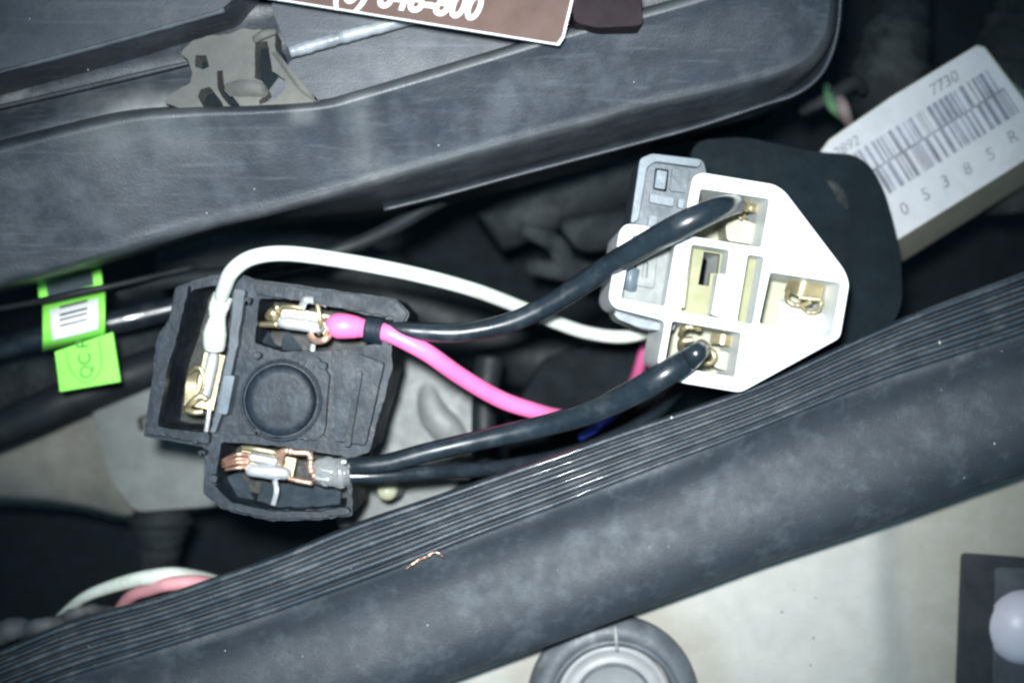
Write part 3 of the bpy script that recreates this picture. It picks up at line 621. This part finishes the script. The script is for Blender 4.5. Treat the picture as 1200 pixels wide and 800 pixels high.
# ================================================================ WHITE CONNECTOR
t = thing('white_connector', P(860, 340, -12), 'white nylon multi cavity connector with two black wires entering it', 'connector')
ZT = 8
wo = [(812, 207), (822, 202), (908, 216), (920, 224), (990, 316), (996, 332), (985, 396), (868, 460), (796, 448), (770, 428), (780, 376), (720, 361), (713, 350), (726, 270), (734, 262), (800, 270)]
A_ = [(821, 221), (902, 233), (892, 290), (812, 277)]
B_ = [(742, 275), (792, 283), (779, 359), (728, 350)]
C_ = [(811, 286), (855, 293), (844, 373), (798, 365)]
D_ = [(877, 298), (896, 301), (882, 380), (864, 377)]
E_ = [(903, 319), (986, 332), (974, 395), (890, 379)]
F_ = [(788, 376), (869, 390), (861, 442), (779, 427)]
cav = [A_, B_, C_, D_, E_, F_]
we = rnd(wo, 7, 4)
bev(obj('housing', prism(we, [rnd(c, 2.5, 2) for c in cav], ZT, -14), 'white', t), 0.45, 3, flat=True)
def inner(c, k=1.0, grow=3):
    cx = sum(p[0] for p in c)/4; cy = sum(p[1] for p in c)/4
    return [(cx+(x-cx)*(1+grow/60), cy+(y-cy)*(1+grow/60)) for x, y in c]
def floorp(c, z, m_, holes=(), nm='cavity_floor'):
    # floor polygon follows the world walls: scale from the top plane to plane z
    k = (H-ZT)/(H-z); q = [(600+(x-600)*k, 400+(y-400)*k) for x, y in inner(c, 1, 2.5)]
    hs = [[(600+(x-600)*k, 400+(y-400)*k) for x, y in h] for h in holes]
    return obj(nm, prism(q, hs, z, z-1.5), m_, t)
floorp(A_, -10, 'ivory'); floorp(B_, 1.6, 'greypanel'); floorp(D_, 1, 'olive'); floorp(E_, -9, 'ivory'); floorp(F_, -10, 'ivory')
floorp(C_, 1, 'olive', [[(833, 291), (853, 294), (850, 318), (841, 317), (839, 333), (826, 331)]])
bev(obj('cavity_step', prism([(842, 320), (852, 322), (845, 371), (834, 369)], [], 6, 0), 'white', t), 0.3)
bev(obj('cavity_step', prism([(800, 288), (812, 288), (803, 362), (799, 361)], [], 5, 0), 'ivory', t), 0.3)
for pts in ([(850, 262), (868, 256), (894, 266), (890, 288), (852, 282)], [(838, 410), (852, 412), (860, 420), (857, 436), (836, 430)]):
    bev(obj('inner_block', prism(rnd(pts, 5), [], -1, -9), 'ivory', t), 0.8, 3)
obj('inner_hump', loft([[(915, 350, -4), (935, 356, -3.5), (955, 362, -3.5), (974, 364, -4)], [(913, 360, 1), (935, 364, 2), (955, 370, 2), (970, 374, 1)], [(912, 374, 1.5), (930, 378, 2.5), (952, 384, 2.5), (968, 388, 1)], [(908, 384, -4), (930, 388, -4), (952, 392, -4), (966, 394, -4)]], 20), 'white', t, True)
obj('inner_hump', loft([[(734, 300, -2), (742, 302, -2), (752, 304, -2)], [(732, 312, 3), (740, 314, 4), (750, 316, 3)], [(730, 335, 3), (738, 337, 4), (746, 338, 3)], [(730, 348, -2), (738, 350, -2), (744, 351, -2)]], 12), 'greyl', t, True)
bev(obj('grey_key', prism(rnd([(748, 296), (770, 300), (766, 338), (744, 334)], 3), [rnd([(754, 306), (760, 307), (758, 326), (752, 325)], 1.5)], 3, -2), 'greypanel', t), 0.4)
# terminals inside
T = obj('terminal', joinm([tube([(846, 238, -1, .7), (845, 234, 2, .5), (852, 230, 3.4, .45), (866, 232, 3.4, .45), (876, 236, 2, .5), (874, 246, 0, .6)], 40, 8, wob=.4), strip([(868, 238, -2), (880, 244, 0), (890, 246, -2)], 9, 0)]), 'brass', t, True)
T['label'] = 'brass crimp around the upper black wire'
obj('crimp_wing', strip([(874, 252, 1), (868, 256, 2.6), (864, 250, 1.6)], 4, 0), 'brass', T, True)
T = obj('terminal', joinm([tube([(798, 392, -1, .6), (800, 386, 2, .45), (808, 383, 3.2, .45), (820, 386, 2, .45)], 30, 8, wob=.4), tube([(798, 408, 1, .7), (800, 400, 3, .7), (812, 398, 3.4, .6)], 20, 8), tube([(830, 408, 2.4, .5), (837, 416, 3, .55), (834, 424, 2.6, .5), (825, 425, 2, .6)], 24, 8)]), 'brass', t, True)
T['label'] = 'brass crimp around the lower black wire'
obj('contact_plate', strip([(832, 396, -1), (848, 398, .5), (862, 402, -1)], 12, 0), 'brass', T)
T = obj('terminal', joinm([tube([(924, 340, 0, .4), (922, 350, 2.2, .4), (930, 357, 2.8, .4), (942, 357, 2.6, .4), (950, 354, 2.4, .4)], 40, 8, wob=.3), tube([(940, 360, 2.4, .4), (948, 366, 3.2, .4), (958, 364, 3, .4), (962, 352, 2.4, .4), (950, 350, 2.2, .4), (936, 348, 2, .35)], 40, 8, wob=.3)]), 'brass', t, True)
T['label'] = 'empty brass terminal without a wire'
obj('contact_plate', strip([(922, 332, -2), (940, 338, .8), (964, 344, -1)], 20, 0), 'brass', T)
# grey latch part beneath
lf = bev(obj('latch_frame', prism(rnd([(750, 186), (764, 180), (824, 187), (830, 212), (806, 262), (806, 300), (790, 389), (752, 386), (724, 374), (716, 352), (738, 262)], 7), [rnd([(768, 197), (784, 199), (781, 225), (765, 222)], 2)], 0.5, -13), 'greyp', t), 0.5, 3)
bev(obj('frame_rim', prism(rnd([(750, 186), (764, 180), (822, 187), (820, 196), (768, 189), (758, 196), (748, 258), (739, 262)], 4), [], 2.6, 0.4), 'greyl', lf), 0.4, 3)
bev(obj('window_pad', prism(rnd([(770, 199), (782, 201), (779, 222), (767, 220)], 1.5), [], 1.6, -3), 'greyl', lf), 0.3)
bev(obj('cross_bar', prism(rnd([(762, 227), (790, 232), (789, 242), (761, 237)], 2), [], 1.8, 0.4), 'greyl', lf), 0.3)
bev(obj('cross_bar', prism(rnd([(795, 233), (808, 235), (806, 245), (794, 243)], 2), [], 1.8, 0.4), 'greyl', lf), 0.3)
bev(obj('latch_block', prism(rnd([(788, 196), (808, 198), (806, 226), (785, 224)], 3), [], 1.4, 0.4), 'greyp', lf), 0.4)
bev(obj('latch_block', prism(rnd([(761, 252), (771, 254), (769, 266), (759, 265)], 2), [], 2.0, 0.4), 'greyl', lf), 0.3)
bev(obj('lower_rim', prism(rnd([(718, 366), (780, 380), (776, 388), (748, 383), (724, 374)], 4), [], 1.8, 0.4), 'greyl', lf), 0.4)

# ================================================================ WIRES
tag(obj('white_wire', tube([(259, 352, 2, 1.15), (262, 340, 4, 1.2), (272, 318, 7, 1.25), (295, 302, 8, 1.25), (335, 297, 8, 1.25), (400, 305, 6, 1.25), (480, 320, 2, 1.25), (550, 338, -4, 1.25), (605, 358, -11, 1.25), (650, 377, -17, 1.25), (690, 390, -21, 1.25), (735, 394, -24, 1.25), (775, 380, -26, 1.25), (800, 350, -28, 1.25)], 130, 18), 'whitewire', None, True), 'white insulated wire arching from the black connector under the black wire', 'wire')
pw = tag(obj('pink_wire', tube([(388, 384, 0, 1.0), (393, 382, .6, 2.0), (402, 382, 1.0, 2.1), (415, 383, .6, 1.9), (428, 385, .2, 1.5), (446, 388, .4, 1.5), (462, 393, 1, 1.5), (500, 413, 0, 1.5), (540, 441, -4, 1.5), (585, 467, -8, 1.5), (622, 480, -11, 1.45), (655, 488, -16, 1.4), (692, 490, -26, 1.35), (728, 476, -36, 1.3), (744, 446, -50, 1.2), (755, 412, -60, 1.2), (769, 375, -64, 1.2), (790, 340, -64, 1.2)], 150, 18), 'pinkwire', None, True), 'bright pink wire sagging between the black connector and the white one', 'wire')
tag(obj('black_wire', tube([(400, 376, -7, 1.4), (430, 380, -4, 1.4), (460, 385, 0.4, 1.45), (500, 389, 1, 1.55), (545, 389, 1, 1.6), (600, 377, 1.5, 1.65), (650, 353, 2.8, 1.75), (700, 321, 5.5, 1.85), (745, 293, 10.5, 1.95), (800, 263, 16, 2.0), (838, 246, 15, 1.85), (858, 240, 10, 1.6), (864, 241, 4, 1.4), (864, 242, -5, 1.3)], 150, 20), 'blackwire', None, True), 'glossy black wire curving up into the top cavity of the white connector', 'wire')
tag(obj('black_wire', tube([(402, 546, 0, 1.2), (412, 546, .6, 1.45), (450, 543, 1.0, 1.55), (500, 530, 1.2, 1.6), (560, 516, 1.4, 1.65), (620, 503, 2.8, 1.75), (680, 487, 6, 1.85), (730, 466, 10.5, 1.95), (775, 441, 14, 2.0), (805, 422, 13.5, 1.85), (818, 412, 15, 1.5), (822, 408, 4, 1.4), (822, 406, -5, 1.3)], 150, 20), 'blackwire', None, True), 'upper of two black wires from the lower terminal to the bottom cavity', 'wire')
tag(obj('black_wire', tube([(402, 558, -1, 1.1), (412, 558, -1, 1.3), (450, 557, -2, 1.3), (510, 552, -5, 1.3), (570, 549, -9, 1.3), (640, 538, -15, 1.3), (700, 520, -20, 1.3), (760, 490, -24, 1.3), (800, 450, -28, 1.3)], 110, 18), 'blackwire', None, True), 'lower black wire running flat beneath its partner from the lower terminal', 'wire')
tag(obj('blue_wire', tube([(680, 512, -29, .7), (694, 504, -26, .8), (706, 496, -25, .8), (722, 486, -29, .7)], 30, 12), 'bluewire', None, True), 'tiny glimpse of blue wire under the lower black wire', 'wire')
tag(obj('striped_white_wire', tube([(20, 800, -50, 1.3), (56, 740, -36, .8), (92, 704, -25, 0.95), (130, 687, -21, 1.2), (175, 676, -19, 1.4), (215, 674, -21, 1.4), (270, 690, -34, 1.5), (330, 730, -55, 1.5)], 80, 16), 'whitewire', None, True), 'white wire arc emerging from behind the rubber trim at lower left', 'wire')
tag(obj('pale_pink_wire', tube([(120, 760, -45, 1.4), (148, 704, -26, 1.2), (178, 689, -20, 1.3), (205, 683, -18, 1.3), (245, 683, -22, 1.2), (300, 705, -40, 1.5)], 70, 16), 'palepink', None, True), 'pale pink wire beside the white arc behind the rubber trim', 'wire')
for k, p in enumerate(([(-40, 750, -30, 1.8), (0, 742, -24, 2.2), (22, 736, -24, 2.0), (60, 745, -34, 1.5)], [(20, 745, -30, 1.2), (42, 734, -22, 1.5), (68, 731, -24, 1.3), (100, 738, -34, 1.2)], [(60, 735, -34, 1.0), (84, 720, -26, 1.2), (110, 714, -28, 1.0), (150, 720, -38, 1.0)])):
    tag(obj('taped_lead', tube(p, 30, 14, wob=.2), 'dusty', None, True), ['leftmost dusty grey lead at the lower left edge', 'middle dusty grey lead beside the lower left trim', 'short grey lead nearest the white wire arc'][k], 'lead', 'grey leads at the lower left')
tag(obj('copper_strand', tube([(476, 666, 3.2, .18), (484, 660, 3.8, .2), (492, 655, 3.6, .2), (500, 652, 4.2, .22), (508, 647, 4.4, .2), (514, 648, 4.6, .2), (519, 652, 3.8, .16)], 50, 6, wob=.8), 'copper', None, True), 'loose copper strand lying on the ribbed rubber trim', 'strand')

# grit scattered over the trim and cover
dg0 = bpy.context.evaluated_depsgraph_get(); dg0.update()
def grit(n, fx, name, label_):
    bm = bmesh.new(); k = 0
    while k < n:
        x, y = fx(); p = P(x, y, 0); d = (p-cam.location).normalized()
        hit, loc, nor, idx, ob, _ = SC.ray_cast(dg0, cam.location, d)
        if not hit or ob.name.split('.')[0] not in ('strip_body', 'rib', 'main_rail', 'housing', 'upper_left_plate', 'centre_pad', 'right_block', 'round_plug') or loc.z < -0.002: k += 0.2; continue
        if 'white' in ob.data.materials[0].name: k += 0.2; continue
        r = random.choice([.08, .1, .1, .13, .2])*0.001; c = loc+nor*r*0.3
        vs_ = [bm.verts.new(c+Vector(q)*r*random.uniform(.6, 1.3)) for q in ((1, 0, 0), (-1, 0, 0), (0, 1, 0), (0, -1, 0), (0, 0, .7), (0, 0, -.7))]
        for a, b_, c_ in ((0, 2, 4), (2, 1, 4), (1, 3, 4), (3, 0, 4), (2, 0, 5), (1, 2, 5), (3, 1, 5), (0, 3, 5)): bm.faces.new((vs_[a], vs_[b_], vs_[c_]))
        k += 1
    o = obj(name, fin(bm), 'speck'); tag(o, label_, None, kind='stuff'); o['category'] = 'grit'
grit(28, lambda: (random.uniform(0, 1200), random.uniform(0, 800)), 'grit', 'fine pale grit scattered over the black plastic and rubber')
